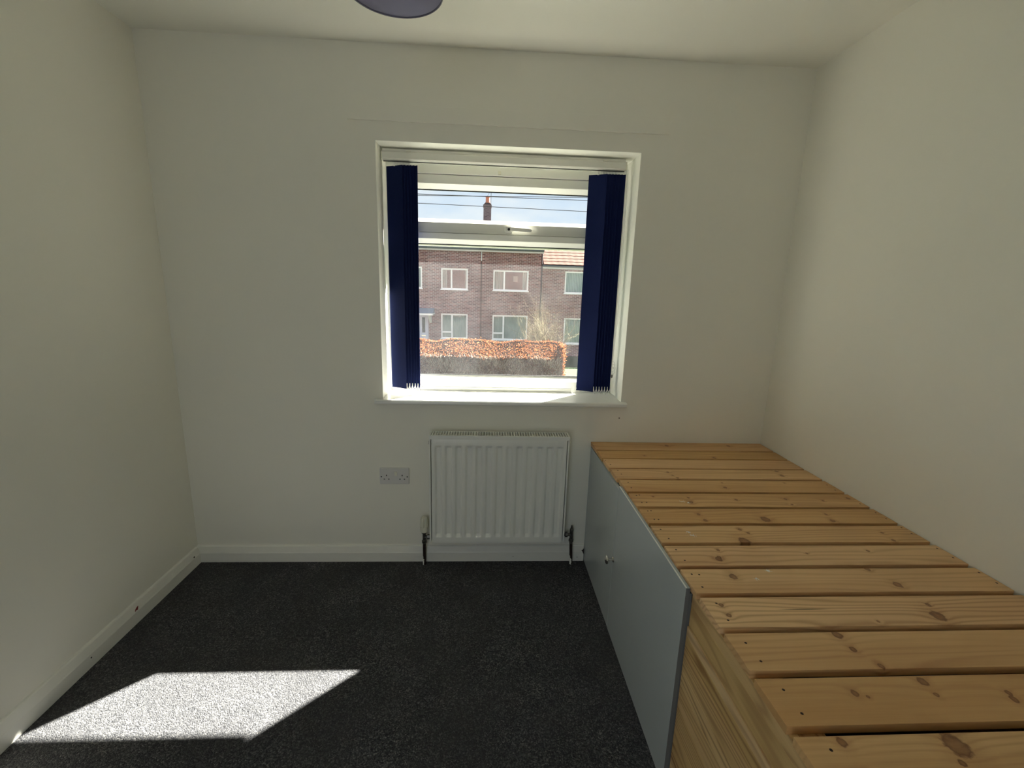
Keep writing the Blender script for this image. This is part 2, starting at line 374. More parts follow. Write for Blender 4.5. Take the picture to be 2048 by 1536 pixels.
tag(MB().lathe([(0.0,0.003),(0.003,0.002),(0.0035,0.0)], (2.11, 0, .786), 'y', 8).build('wall_plug', M_chip), 'tiny dark nail head in the wall below the right end of the sill', 'nail')
bpy.data.objects['wall_plug'].data.transform(Matrix.Translation((0, -0.0031, 0)))

# window
win = struct(empty('window_1'), 'white plastic window with a top opening sash over a fixed pane')
FY0, FY1 = 0.20, 0.27
fx0, fx1 = WX0, WX1
fr = MB()
def rail_h(mb, z0, z1, y0, y1, x0=fx0, x1=fx1, bead=0, side=None):
    mb.box(x0, x1, y0, y1, z0, z1)
# outer frame: jambs, head, cill member, transom
fr.box(fx0, fx0+0.055, FY0, FY1, 0.868, 2.009); fr.box(fx1-0.055, fx1, FY0, FY1, 0.868, 2.009)
fr.box(fx0+0.055, fx1-0.055, FY0, FY1, 1.932, 2.009)
fr.box(fx0+0.055, fx1-0.055, FY0-0.004, FY1, 0.868, 0.886)
fr.box(fx0+0.055, fx1-0.055, FY0, FY1, 0.886, 0.925)
fr.box(fx0+0.055, fx1-0.055, FY0, FY1, 1.632, 1.662)
fr.build('frame', M_upvc, win, bevel=0.003)
bd = MB()   # sloped glazing beads of the fixed pane
a0, a1 = fx0+0.055, fx1-0.055
bd.prism([(FY0+0.004, 0.925), (FY0+0.034, 0.925), (FY0+0.034, 0.947), (FY0+0.026, 0.947)], 'x', a0, a1)
bd.prism([(FY0+0.004, 1.632), (FY0+0.034, 1.632), (FY0+0.034, 1.612), (FY0+0.026, 1.612)], 'x', a0, a1)
bd.prism([(a0, FY0+0.004), (a0, FY0+0.034), (a0+0.020, FY0+0.034), (a0+0.020, FY0+0.026)], 'z', 0.926, 1.631)
bd.prism([(a1, FY0+0.004), (a1, FY0+0.034), (a1-0.020, FY0+0.034), (a1-0.020, FY0+0.026)], 'z', 0.926, 1.631)
bd.build('glazing_bead', M_upvc, win)
gk = MB()
gk.box(a0+.016, a1-.016, FY0+.0262, FY0+.0345, .9472, .9500); gk.box(a0+.016, a1-.016, FY0+.0262, FY0+.0345, 1.6078, 1.6118)
gk.build('gasket', M_gasket, win)
bx('pane', M_glass, (a0+0.012, a1-0.012, FY0+0.036, FY0+0.040, 0.94, 1.622), win)
# exterior frame lip and cill
ex = MB(); ex.box(a0, a1, FY1, FY1+0.035, 1.605, 1.640)
ex.box(fx0, fx1, FY1, FY1+0.11, 0.850, 0.885)
ex.build('outer_cill', M_upvc, win, bevel=0.003)
# opening sash (top hung)
sh = MB(); s0, s1 = 1.664, 1.930
sy0, sy1 = FY0+0.006, FY1+0.02
for (x0, x1, z0, z1) in ((a0+.002, a1-.002, s0, 1.712), (a0+.002, a1-.002, 1.888, s1), (a0+.002, a0+.050, 1.712, 1.888), (a1-.050, a1-.002, 1.712, 1.888)):
    sh.box(x0, x1, sy0, sy1, z0, z1)
sh.build('sash', M_upvc, win, bevel=0.003)
sb = MB()
sb.prism([(sy0+0.004, 1.712), (sy0+0.034, 1.712), (sy0+0.034, 1.731), (sy0+0.026, 1.731)], 'x', a0+.05, a1-.05)
sb.prism([(sy0+0.004, 1.888), (sy0+0.034, 1.888), (sy0+0.034, 1.867), (sy0+0.026, 1.867)], 'x', a0+.05, a1-.05)
sb.prism([(a0+.05, sy0+0.004), (a0+.05, sy0+0.034), (a0+.068, sy0+0.034), (a0+.068, sy0+0.026)], 'z', 1.713, 1.887)
sb.prism([(a1-.05, sy0+0.004), (a1-.05, sy0+0.034), (a1-.068, sy0+0.034), (a1-.068, sy0+0.026)], 'z', 1.713, 1.887)
sb.build('sash_bead', M_upvc, win)
gk = MB(); gk.box(a0+.066, a1-.066, sy0+.0262, sy0+.0345, 1.8625, 1.8668)
gk.box(a0+.002, a1-.002, sy0+.002, sy0+.004, 1.9302, 1.9316)
gk.build('sash_gasket', M_gasket, win)
bx('pane', M_glassup, (a0+0.062, a1-0.062, sy0+0.036, sy0+0.040, 1.722, 1.876), win)
hd = MB()
hd.prism([(1.522,1.678),(1.529,1.673),(1.556,1.674),(1.560,1.679),(1.560,1.697),(1.554,1.702),(1.530,1.702),(1.522,1.696)], 'y', sy0-0.016, sy0-0.0005)
hd.prism([(1.550,1.679),(1.648,1.676),(1.655,1.679),(1.656,1.688),(1.650,1.692),(1.600,1.695),(1.550,1.697)], 'y', sy0-0.030, sy0-0.017)
h = hd.build('handle', M_gloss, win, bevel=0.002)
MB().lathe([(0.0065, 0), (0.0065, 0.004), (0, 0.004)], (1.541, sy0-0.0205, 1.688), 'y', 14).build('lock_button', M_gasket, h)
bx('frame_clip', M_cream, (1.483, 1.497, FY0-0.006, FY0+0.001, 1.938, 1.953), win, bevel=0.001)['label'] = 'small clear plastic clip'
# sill board (structure)
sl = MB(); sl.prism([(-0.030, 0.848), (-0.033, 0.852), (-0.033, 0.863), (-0.029, 0.868), (0.1995, 0.868), (0.1995, 0.8455), (0.0, 0.8455)][:7], 'x', 0.948, 2.113)
sl.prism([(-0.030, 0.848), (-0.033, 0.852), (-0.033, 0.863), (-0.029, 0.868), (-0.0004, 0.868), (-0.0004, 0.848)], 'x', 0.915, 0.948)
sl.prism([(-0.030, 0.848), (-0.033, 0.852), (-0.033, 0.863), (-0.029, 0.868), (-0.0004, 0.868), (-0.0004, 0.848)], 'x', 2.113, 2.135)
struct(sl.build('trim_3', M_sill), 'white gloss window sill board')

# ---------------------------------------------------------------- vertical blind
blind = thing('vertical_blind', 'navy blue vertical blind drawn open to both sides of the window', 'blind')
hr = MB(); hr.prism([(0.085, 1.957), (0.128, 1.957), (0.132, 1.962), (0.132, 2.004), (0.092, 2.004), (0.092, 1.995), (0.084, 1.990), (0.081, 1.986), (0.081, 1.961)], 'x', 0.958, 2.072)
hr.build('headrail', M_headrail, blind, bevel=0)
for x in (1.075, 1.975): MB().prism([(0.074, 1.990), (0.139, 1.990), (0.139, 2.0095), (0.134, 2.0095), (0.134, 1.994), (0.074, 1.994)], 'x', x-0.011, x+0.011).build('bracket', M_cream, blind)
for x in (0.9545, 2.0735): bx('end_cap', M_cream, (x-.002, x+.0035, .083, .130, 1.958, 1.991), blind, bevel=0.001)
MB().tube([(0.96, 0.096, 1.952), (2.068, 0.096, 1.952)], 0.0022, 6).build('tilt_rod', M_gasket, blind)
MB().tube([(0.99, 0.105, 1.949), (1.3, 0.105, 1.947), (1.7, 0.105, 1.947), (2.06, 0.105, 1.949)], 0.0012, 6).build('control_cord', M_chain, blind)
MB().box(1.705, 1.722, .098, .108, 1.948, 1.956).build('cord_joint', M_chain, blind)
def make_slats(xs, ang, yc=0.106):
    ca, sa = math.cos(ang), math.sin(ang)
    out = []
    for k, xc in enumerate(xs):
        # slightly bowed strip of cloth with its own thickness
        rows = 9; zs = (1.937, 1.60, 1.25, 0.93, 0.897); vs = []
        w = 0.0445; th = 0.0007; j = random.uniform(-.0015, .0015)
        for side in (0, 1):
            for z in zs:
                for i in range(rows):
                    u = -w + 2*w*i/(rows-1); bow = 0.0022*(1-(u/w)**2) + j*math.sin(z*4)
                    n = bow + (th if side else -th)
                    vs.append((xc + u*ca - n*sa, yc + u*sa + n*ca, z))
        fs = []; nz = len(zs); o2 = rows*nz
        for r in range(nz-1):
            for i in range(rows-1):
                a = r*rows+i; fs.append((a, a+1, a+rows+1, a+rows)); fs.append((a+o2, a+rows+o2, a+rows+1+o2, a+1+o2))
        for r in range(nz-1):
            for i in (0, rows-1): a = r*rows+i; fs.append((a, a+rows, a+rows+o2, a+o2))
        for i in range(rows-1):
            for r in (0, nz-1): a = r*rows+i; fs.append((a, a+1, a+1+o2, a+o2))
        s = MB().add(vs, fs).build('slat', M_navy, blind, smooth='auto')
        # hanger at the top
        MB().box(xc-.0035, xc+.0035, yc-.004, yc+.004, 1.935, 1.958).build('hanger', M_chain, s)
        # bottom weight: white plate behind the cloth whose ends carry the chain
        for sg in (-1, 1):
            wt = MB()
            u0, u1 = sg*(w-0.007), sg*(w+0.003)
            for (n0, n1) in ((0.0012, 0.0032),):
                P = [(xc+u*ca-n*sa, yc+u*sa+n*ca) for u, n in ((u0, n0), (u1, n0), (u1, n1), (u0, n1))]
                wt.prism(P, 'z', 0.899, 0.925)
            wt.build('weight', M_chain, s)
        out.append((xc, s))
    # chains between the weights, front and back edge
    for sg in (-1, 1):
        ch = MB()
        for k in range(len(xs)-1):
            p0 = (xs[k]+sg*(w+.002)*ca, yc+sg*(w+.002)*sa); p1 = (xs[k+1]+sg*(w+.002)*ca, yc+sg*(w+.002)*sa)
            drop = 0.0265 + 0.003*math.sin(k*2.1)
            pts = [(p0[0]+(p1[0]-p0[0])*t + 0.0035*math.sin(math.pi*2*t), p0[1]+(p1[1]-p0[1])*t-0.002*math.sin(math.pi*t), 0.917 - drop*math.sin(math.pi*t)**0.6) for t in [i/10 for i in range(11)]]
            pts = [(x, y, max(z, 0.8705)) for x, y, z in pts]
            ch.tube(pts, 0.0013, 5)
            for p in pts[::1]: ch.lathe([(0, -.0021), (.0019, -.001), (.0019, .001), (0, .0021)], p, 'z', 5)
        ch.build('bottom_chain', M_chain, blind)
random.seed(11)
ANG = math.radians(-27)
make_slats([1.0065 + 0.0136*k for k in range(6)], ANG)
make_slats([1.950 + 0.0143*k for k in range(7)], ANG)
# control chain bunched on the right
cc = MB()
cc.tube([(2.087, .118, 1.965), (2.090, .119, 1.6), (2.092, .121, 1.25), (2.086, .120, 1.06)], 0.0011, 5)
cc.tube([(2.092, .112, 1.965), (2.095, .113, 1.6), (2.096, .116, 1.25), (2.089, .118, 1.06)], 0.0011, 5)
random.seed(5)
for k in range(4):
    c = Vector((2.087+random.uniform(-.004,.004), .118, 1.035-k*.016)); r = .011+.004*random.random()
    cc.tube([c + Vector((r*math.cos(t), .004*math.sin(3*t), r*1.3*math.sin(t))) for t in [i*2*math.pi/14 for i in range(14)]], 0.0011, 5, closed=True)
cc.build('control_chain', M_chain, blind)
MB().lathe([(0,-.010),(.004,-.006),(.0045,.006),(0,.010)], (2.090,.116,.975), 'z', 10).build('chain_weight', M_valve, blind)
lo = MB()
for cx_, cz in ((1.897, .894), (1.905, .890)):
    lo.tube([(cx_+.0075*math.cos(t), .150, cz+.019*math.sin(t)) for t in [i*2*math.pi/16 for i in range(16)]], 0.0012, 5, closed=True)
lo.build('loose_chain', M_chain, blind)

# ---------------------------------------------------------------- radiator
rad = thing('radiator', 'white panel radiator on the wall under the window', 'radiator')
RX0, RX1, RZ0, RZ1, RY = 1.189, 1.838, 0.150, 0.704, -0.100
# front panel with 13 pressed flutes
NF = 13; pitch = (RX1-RX0-0.018)/NF
xs = [RX0]
for i in range(NF):
    c = RX0 + 0.009 + pitch*(i+0.5)
    xs += [c-0.0175, c-0.0085, c+0.0085, c+0.0160]
xs += [RX1]
prof = [0.0]
for i in range(NF): prof += [0.0, 0.0125, 0.0125, 0.0]
prof += [0.0]
zs = [RZ0, RZ0+0.006, RZ0+0.038, RZ0+0.052, RZ1-0.052, RZ1-0.038, RZ1-0.004, RZ1]
vs = []; nx = len(xs)
for zi, z in enumerate(zs):
    k = 1.0 if zi in (3, 4) else 0.0
    back = 0.006 if zi in (0, 7) else 0.0
    for x, p in zip(xs, prof):
        vs.append((x, RY + p*k + back, z))
fs = [(r*nx+i, r*nx+i+1, (r+1)*nx+i+1, (r+1)*nx+i) for r in range(len(zs)-1) for i in range(nx-1)]
o = len(vs)
vs += [(RX0, RY+0.012, RZ0), (RX1, RY+0.012, RZ0), (RX1, RY+0.012, RZ1), (RX0, RY+0.012, RZ1)]
top = [(len(zs)-1)*nx+i for i in range(nx)]; bot = list(range(nx)); lef = [r*nx for r in range(len(zs))]; rig = [r*nx+nx-1 for r in range(len(zs))]
fs += [tuple(top + [o+2, o+3]), tuple(bot + [o+1, o]), tuple(lef + [o+3, o]), tuple(rig + [o+2, o+1]), (o, o+1, o+2, o+3)]
p = MB().add(vs, fs).build('front_panel', M_rad, rad, bevel=0.0)
md = p.modifiers.new('b', 'BEVEL'); md.width = 0.0022; md.segments = 2; md.limit_method = 'ANGLE'; md.angle_limit = math.radians(15)
for f in p.data.polygons: f.use_smooth = True
p.data.set_sharp_from_angle(angle=math.radians(60))
bx('back_panel', M_rad, (RX0, RX1, -0.040, -0.030, RZ0, RZ1-.005), rad, bevel=0.002)
bx('side_panel', M_rad, (RX0-0.011, RX0-0.0035, -0.099, -0.030, RZ0+0.012, RZ1+0.004), rad, bevel=0.0015)
bx('side_panel', M_rad, (RX1+0.0035, RX1+0.011, -0.099, -0.030, RZ0+0.012, RZ1+0.004), rad, bevel=0.0015)
GZ = RZ1+0.012
gr = MB(); gx0, gx1, gy0, gy1 = RX0-0.011, RX1+0.011, -0.101, -0.028
gr.box(gx0, gx1, gy0, gy0+0.007, GZ-0.018, GZ); gr.box(gx0, gx1, gy1-0.007, gy1, GZ-0.008, GZ)
gr.box(gx0, gx0+0.008, gy0+.007, gy1-.007, GZ-0.010, GZ); gr.box(gx1-0.008, gx1, gy0+.007, gy1-.007, GZ-0.010, GZ)
nb = 52
for i in range(nb):
    x = gx0 + 0.008 + (gx1-gx0-0.016)*(i+0.5)/nb
    gr.box(x-0.0024, x+0.0024, gy0+.007, gy1-.007, GZ-0.006, GZ-0.0005)
gr.build('top_grille', M_rad, rad)
cv = MB()
for i in range(34):
    x = RX0 + 0.012 + i*0.0188
    cv.box(x-0.0008, x+0.0008, -0.086, -0.042, RZ0+0.05, RZ1-0.010)
cv.build('convector_fins', M_dark, rad)
bx('lug', M_dark, (RX0-0.015, RX0-0.0112, -0.075, -0.066, .664, .680), rad)
MB().tube([(RX1+0.010, -0.07, .69), (RX1+0.020, -0.07, .693)], 0.005, 10).build('bleed_valve', M_rad, rad)
for bxx in (1.30, 1.73): bx('wall_bracket', M_rad, (bxx-.012, bxx+.012, -0.030, -0.0005, .22, .62), rad)
PY = -0.042
vl = MB()
vl.tube([(1.143, PY, .118), (1.143, PY, .180)], 0.0085, 12); vl.lathe([(.0085,0),(.0125,.003),(.0125,.015),(.0085,.018)], (1.143, PY, .122), 'z', 8)
vl.tube([(1.143, PY, .157), (1.178, PY, .157)], 0.0075, 10); vl.lathe([(.008,0),(.0125,.002),(.0125,.014),(.008,.016)], (1.157, PY, .157), 'x', 6)
vl.lathe([(.0085,0),(.014,.002),(.014,.008),(.010,.010)], (1.143, PY, .178), 'z', 16)
vl.build('left_valve', M_valve, rad, smooth='auto')
# thermostatic head: ribbed, slotted cup
th = MB(); ns = 48; hz = [(.0,.0165,0),(.004,.0195,0),(.030,.0205,0),(.034,.0207,1),(.050,.0203,1),(.066,.0188,1),(.074,.0165,1),(.079,.013,0),(.081,.0,0)]
vs = []
for h_, r_, rib in hz:
    for k in range(ns):
        t = 2*math.pi*k/ns; rr = r_ - (0.0085 if rib and k % 6 in (0, 1) else 0); rr = max(rr, 0.0003)
        vs.append((1.143+rr*math.cos(t), PY+rr*math.sin(t), .186+h_))
fs = [(i*ns+k, i*ns+(k+1) % ns, (i+1)*ns+(k+1) % ns, (i+1)*ns+k) for i in range(len(hz)-1) for k in range(ns)]
fs.append(tuple(range(ns)))
th.add(vs, fs).build('thermostat_head', M_cream, rad)
rvv = MB()
rvv.tube([(1.897, PY, .118), (1.897, PY, .195)], 0.0088, 12); rvv.lathe([(.0085,0),(.013,.003),(.013,.014),(.0085,.018)], (1.897, PY, .128), 'z', 8)
rvv.tube([(1.848, PY, .168), (1.897, PY, .168)], 0.0075, 10); rvv.lathe([(.008,0),(.0125,.002),(.0125,.014),(.008,.016)], (1.862, PY, .168), 'x', 6)
rvv.lathe([(.0088,0),(.0105,.003),(.0095,.010),(.0045,.014),(.0045,.028),(.002,.031)], (1.897, PY, .190), 'z', 12)
rvv.build('right_valve', M_valve, rad, smooth='auto')
MB().tube([(1.1425, PY, 0.0), (1.143, PY, .124)], .0078, 12).build('pipe', M_copper, rad, smooth='auto')
MB().tube([(1.9035, PY, 0.0), (1.897, PY, .130)], .0078, 12).build('pipe', M_copper, rad, smooth='auto')
for px in (1.1425, 1.9035):
    pr = []
    random.seed(int(px*100))
    vs = []; nseg = 9
    for i in range(nseg):
        z = 0.001 + i*0.0062
        a0_ = -math.pi*0.92 + random.uniform(-.25, .25); a1_ = -math.pi*(0.52 if i < 6 else 0.72) + random.uniform(-.25, .25)
        xoff = -0.0065*z/0.13 if px > 1.5 else 0
        for k in range(5):
            t = a0_ + (a1_-a0_)*k/4; vs.append((px+xoff+.0083*math.cos(t), PY+.0083*math.sin(t), z))
    fs = [(i*5+k, i*5+k+1, (i+1)*5+k+1, (i+1)*5+k) for i in range(nseg-1) for k in range(4)]
    MB().add(vs, fs).build('paint_splash', M_gloss, rad)['label'] = 'white paint on the foot of the pipe'

# ---------------------------------------------------------------- double socket
so = thing('double_socket', 'white double wall socket left of the radiator', 'socket')
sx0, sx1, sz0, sz1 = 0.9215, 1.0665, 0.4285, 0.5125
bx('face_plate', M_plastic, (sx0, sx1, -0.0095, -0.0003, sz0, sz1), so, bevel=0.0028, seg=3)
cxs = (sx0+sx1)/2
for sg in (-1, 1):
    c = cxs + sg*0.0385
    for d_ in ((c-.0022, c+.0022, .4705, .4785), (c-.0145, c-.0075, .4525, .4570), (c+.0075, c+.0145, .4525, .4570)):
        bx('pin_hole', M_dark, (d_[0], d_[1], -.0099, -.0092, d_[2], d_[3]), so)
bx('screw', M_dark, (sx0+.0055, sx0+.012, -.0100, -.0094, .4650, .4700), so); bx('screw', M_dark, (sx1-.012, sx1-.0055, -.0100, -.0094, .4650, .4700), so)
MB().prism([(-.0093, .4735), (-.0125, .4745), (-.0125, .4935), (-.0093, .4945)], 'x', cxs-.011, cxs-.0008).build('rocker_switch', M_plastic, so, bevel=.0006)
MB().prism([(-.0093, .4735), (-.0140, .4745), (-.0125, .4935), (-.0093, .4945)], 'x', cxs+.0008, cxs+.014).build('rocker_switch', M_cream, so, bevel=.0006)

# ---------------------------------------------------------------- cabinet
cab = thing('storage_cabinet', 'pale grey two-door cabinet under the far end of the slatted bed', 'cabinet')
cb = MB(); CX = 1.9885
cb.box(CX, CX+0.006, -1.125, -0.002, 0.02, 0.636)
cb.box(CX+.006, 2.80, -1.125, -1.108, 0.0, 0.610); cb.box(CX+.006, 2.80, -0.020, -0.003, 0.0, 0.610)
cb.box(CX+.006, 2.80, -1.108, -0.020, 0.596, 0.610); cb.box(CX+.006, 2.80, -1.108, -0.020, 0.03, 0.045)
cb.build('body', M_cabdark, cab)
d1 = bx('door', M_cab, (1.9765, CX-0.0005, -0.4990, -0.003, 0.004, 0.636), cab, bevel=0.0008)
d2 = bx('door', M_cab, (1.9755, CX-0.0005, -1.1250, -0.5060, 0.004, 0.652), cab, bevel=0.0008)
bx('lit_edge_strip', M_cabedge, (1.9756, 1.9795, -1.1245, -0.5065, 0.6521, 0.6530), d2)['label'] = 'white strip standing in for the light on the top edge of the nearer door'  # edge highlight painted as a thin white strip
bx('door_edge', M_cabdark, (1.9765, CX-0.001, -1.1262, -1.1250, 0.006, 0.652), d2)
kb = MB().lathe([(.0085, 0), (.0085, .002), (.0050, .005), (.0042, .012), (.0060, .017), (.0118, .021), (.0136, .0245), (.0120, .028), (.006, .0300), (0, .0305)], (0, 0, 0), 'x', 24)
kb.v = [(1.9755 - x*1.15, -0.515 + y*1.35, 0.335 + z*1.35) for x, y, z in kb.v]
k = kb.build('knob', M_nickel, d2, smooth='auto')

# ---------------------------------------------------------------- slatted bed
bed = thing('slatted_bed', 'low pine bed base with a slatted top along the right wall', 'bed')
fy = [(-.003,-.115,1.9755),(-.1265,-.2235,1.9770),(-.233,-.337,1.9800),(-.349,-.448,1.9830),(-.4625,-.569,1.9890),(-.585,-.689,1.9890),(-.705,-.805,1.9890),
      (-.821,-.921,1.9893),(-.939,-1.038,1.9893),(-1.055,-1.155,1.9895),(-1.172,-1.274,1.9900),(-1.292,-1.394,1.9905),(-1.412,-1.512,1.9895),(-1.531,-1.632,1.9885),
      (-1.650,-1.750,1.989),(-1.768,-1.868,1.989),(-1.886,-1.985,1.989)]
SCR = [(1.985,-.255),(1.995,-.302),(2.01,-.366),(2.014,-.404),(2.018,-.485),(2.015,-.536),(2.014,-.601),(2.026,-.598),(2.015,-.659),(2.033,-.658),(2.015,-.722),(2.027,-.72),
       (2.017,-.78),(2.031,-.781),(2.014,-.844),(2.019,-.899),(2.017,-.96),(2.02,-1.014),(2.012,-1.077),(2.032,-1.079),(2.016,-1.131),(2.022,-1.193),(2.021,-1.251),
       (2.024,-1.32),(2.028,-1.37),(2.032,-1.438),(2.034,-1.488),(2.038,-1.555),(2.04,-1.60),(2.836,-.5),(2.834,-.547),(2.839,-.664),(2.841,-.731),(2.841,-.774),
       (2.842,-.833),(2.842,-.87),(2.842,-.956),(2.842,-1.005),(2.843,-1.077),(2.842,-1.123)]
random.seed(21)
for (ya, yb, x0) in fy:
    tz = 0.6600; th = 0.0180
    if ya < -1.40: tz = 0.6595
    vs = []; x1 = W-0.004
    s = MB().box(x0, x1, yb, ya, tz-th, tz).build('slat', M_pine, bed, bevel=0.0009)
    for (x, y) in SCR:
        if yb+.004 < y < ya-.004:
            q = MB().lathe([(.0, .0004), (.0024, .0003), (.0030, .0), (.0030, -.001)], (x, y, tz), 'z', 8).build('screw', M_screw, s)
# side panel of glued pine staves, seen below the slats
PX = 1.9945
edges = [(.6415,.604,0),(.6035,.541,0),(.5405,.512,.0035),(.5115,.470,.0035),(.4695,.404,.0035),(.4035,.355,.0035),(.3545,.318,.0035),(.3175,.284,.0035),(.2835,.213,.0035),(.2125,.160,.0035),(.1595,.109,.0035),(.1085,.055,.0035),(.0545,.004,.0035)]
for z1_, z0_, pr in edges:
    bx('stave', M_pineside, (PX-pr, PX+0.018, -1.995, -1.1275, z0_, z1_), bed, bevel=0.0006, seg=1)
bx('end_panel', M_pineside, (PX+0.02, W-.004, -1.995, -1.975, 0.004, .640), bed)
bx('side_rail', M_pineedge, (PX+0.0185, 2.062, -1.970, -0.004, .6105, .6415), bed)
bx('side_rail', M_pineedge, (2.79, W-.004, -1.970, -0.004, .6105, .6415), bed)
bx('wall_panel', M_pineedge, (2.835, W-.004, -1.970, -0.004, .004, .610), bed)

# ---------------------------------------------------------------- pendant lamp
lp = thing('pendant_lamp', 'small lilac-grey drum lampshade hanging from the ceiling', 'lamp')
LX, LY, LZ = 1.205, -0.868, 2.098; LR = 0.1175
MB().lathe([(LR-.001, .004), (LR*.80, .170), (LR*.80+.0012, .170), (LR+.0012, .004)], (LX, LY, LZ), 'z', 64, cap=False).build('lamp_shade', M_shade, lp, smooth='auto', fix=False)
MB().tube([(LX+LR*math.cos(t), LY+LR*math.sin(t), LZ+.0035) for t in [i*2*math.pi/64 for i in range(64)]], 0.0022, 8, closed=True).build('shade_rim', M_shaderim, lp, smooth=True)
sp = MB()
for a in range(3):
    t = a*2*math.pi/3+.4; sp.tube([(LX+.02*math.cos(t), LY+.02*math.sin(t), LZ+.165), (LX+LR*.80*math.cos(t), LY+LR*.80*math.sin(t), LZ+.168)], .0016, 6)
sp.build('spider', M_plastic, lp)
MB().lathe([(.018, .120), (.021, .124), (.021, .158), (.014, .176), (.008, .182)], (LX, LY, LZ), 'z', 20).build('lamp_holder', M_plastic, lp, smooth='auto')
MB().tube([(LX, LY, LZ+.18), (LX, LY, H-.015)], .0035, 8).build('cable', M_plastic, lp)
MB().lathe([(.040, 0), (.040, -.010), (.030, -.020), (.008, -.024)], (LX, LY, H-.0003), 'z', 28).build('ceiling_rose', M_plastic, lp, smooth='auto')

# ================================================================ outdoors
GZ0 = -2.15
def make_brick(name='red_brick_wall', C1=(0.115, 0.045, 0.046), C2=(0.28, 0.120, 0.110), MO=(0.54, 0.44, 0.43)):
    M = bpy.data.materials.new(name); M.use_nodes = True; g = G(M); b = M.node_tree.nodes['Principled BSDF']
    t = g.n('ShaderNodeTexCoord').outputs['Object']; s = g.n('ShaderNodeSeparateXYZ'); g.l(t, s.inputs[0])
    c = g.n('ShaderNodeCombineXYZ'); g.l(g.math('ADD', s.outputs[0], s.outputs[1]), c.inputs[0]); g.l(s.outputs[2], c.inputs[1])
    br = g.n('ShaderNodeTexBrick'); g.l(c.outputs[0], br.inputs['Vector']); br.inputs['Scale'].default_value = 1.0
    br.inputs['Brick Width'].default_value = 0.225; br.inputs['Row Height'].default_value = 0.075; br.inputs['Mortar Size'].default_value = 0.011
    br.inputs['Mortar Smooth'].default_value = 0.3; br.inputs['Bias'].default_value = 0.0
    br.inputs['Color1'].default_value = (*C1, 1); br.inputs['Color2'].default_value = (*C2, 1); br.inputs['Mortar'].default_value = (*MO, 1)
    n = g.noise(t, 1.2, 4, 0.6)
    cc = g.mix(g.math('MULTIPLY', g.ramp(n, [(0.35, 0.0), (0.7, 0.6)]), 0.6), br.outputs['Color'], (0.09, 0.055, 0.06))
    g.l(cc, b.inputs['Base Color']); b.inputs['Roughness'].default_value = 0.9
    bp = g.n('ShaderNodeBump'); bp.inputs['Strength'].default_value = 0.6; bp.inputs['Distance'].default_value = 0.008; bp.invert = True
    g.l(br.outputs['Fac'], bp.inputs['Height']); g.l(bp.outputs[0], b.inputs['Normal'])
    return M
M_brick = make_brick()
M_brickgrey = make_brick('shaded_grey_brick', (0.085, 0.075, 0.085), (0.17, 0.15, 0.165), (0.24, 0.23, 0.24))  # chimney brick greyed and darkened to carry its haze and shade
M_tile = mat('red_roof_tile', (0.060, 0.030, 0.024), 0.95, spec=0.03, bump=(14, 0.3, 0.01), var=(2.5, 0.25))
M_tileshadow = mat('roof_underlay', (0.05, 0.03, 0.03), 0.9)
M_gutter = mat('grey_gutter', (0.085, 0.095, 0.11), 0.5)
M_fascia = mat('white_fascia', (0.62, 0.63, 0.66), 0.5)
M_farframe = mat('far_white_frame', (0.80, 0.82, 0.84), 0.4)
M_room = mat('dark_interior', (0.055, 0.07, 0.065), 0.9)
M_curtain = mat('pale_grey_curtain', (0.40, 0.44, 0.42), 0.9, bump=(9, 0.6, 0.03))
M_vblind = mat('pale_vertical_blind', (0.62, 0.68, 0.64), 0.8)
M_door = mat('lilac_white_door', (0.62, 0.66, 0.80), 0.4)
M_canopy = mat('grey_canopy_top', (0.14, 0.19, 0.26), 0.6)
M_grass = mat('short_lawn', (0.016, 0.028, 0.010), 0.95, spec=0.05, bump=(30, 0.6, 0.03), var=(9, 0.45))
M_pave = mat('grey_paving', (0.20, 0.20, 0.20), 0.9, bump=(20, 0.3, 0.01))
M_joint = mat('dark_joint', (0.045, 0.03, 0.035), 0.9)
M_pot = mat('terracotta_pot', (0.48, 0.20, 0.12), 0.8)
M_wire = mat('black_wire', (0.03, 0.035, 0.04), 0.6)
M_warm = mat('pale_object', (0.70, 0.66, 0.58), 0.8)

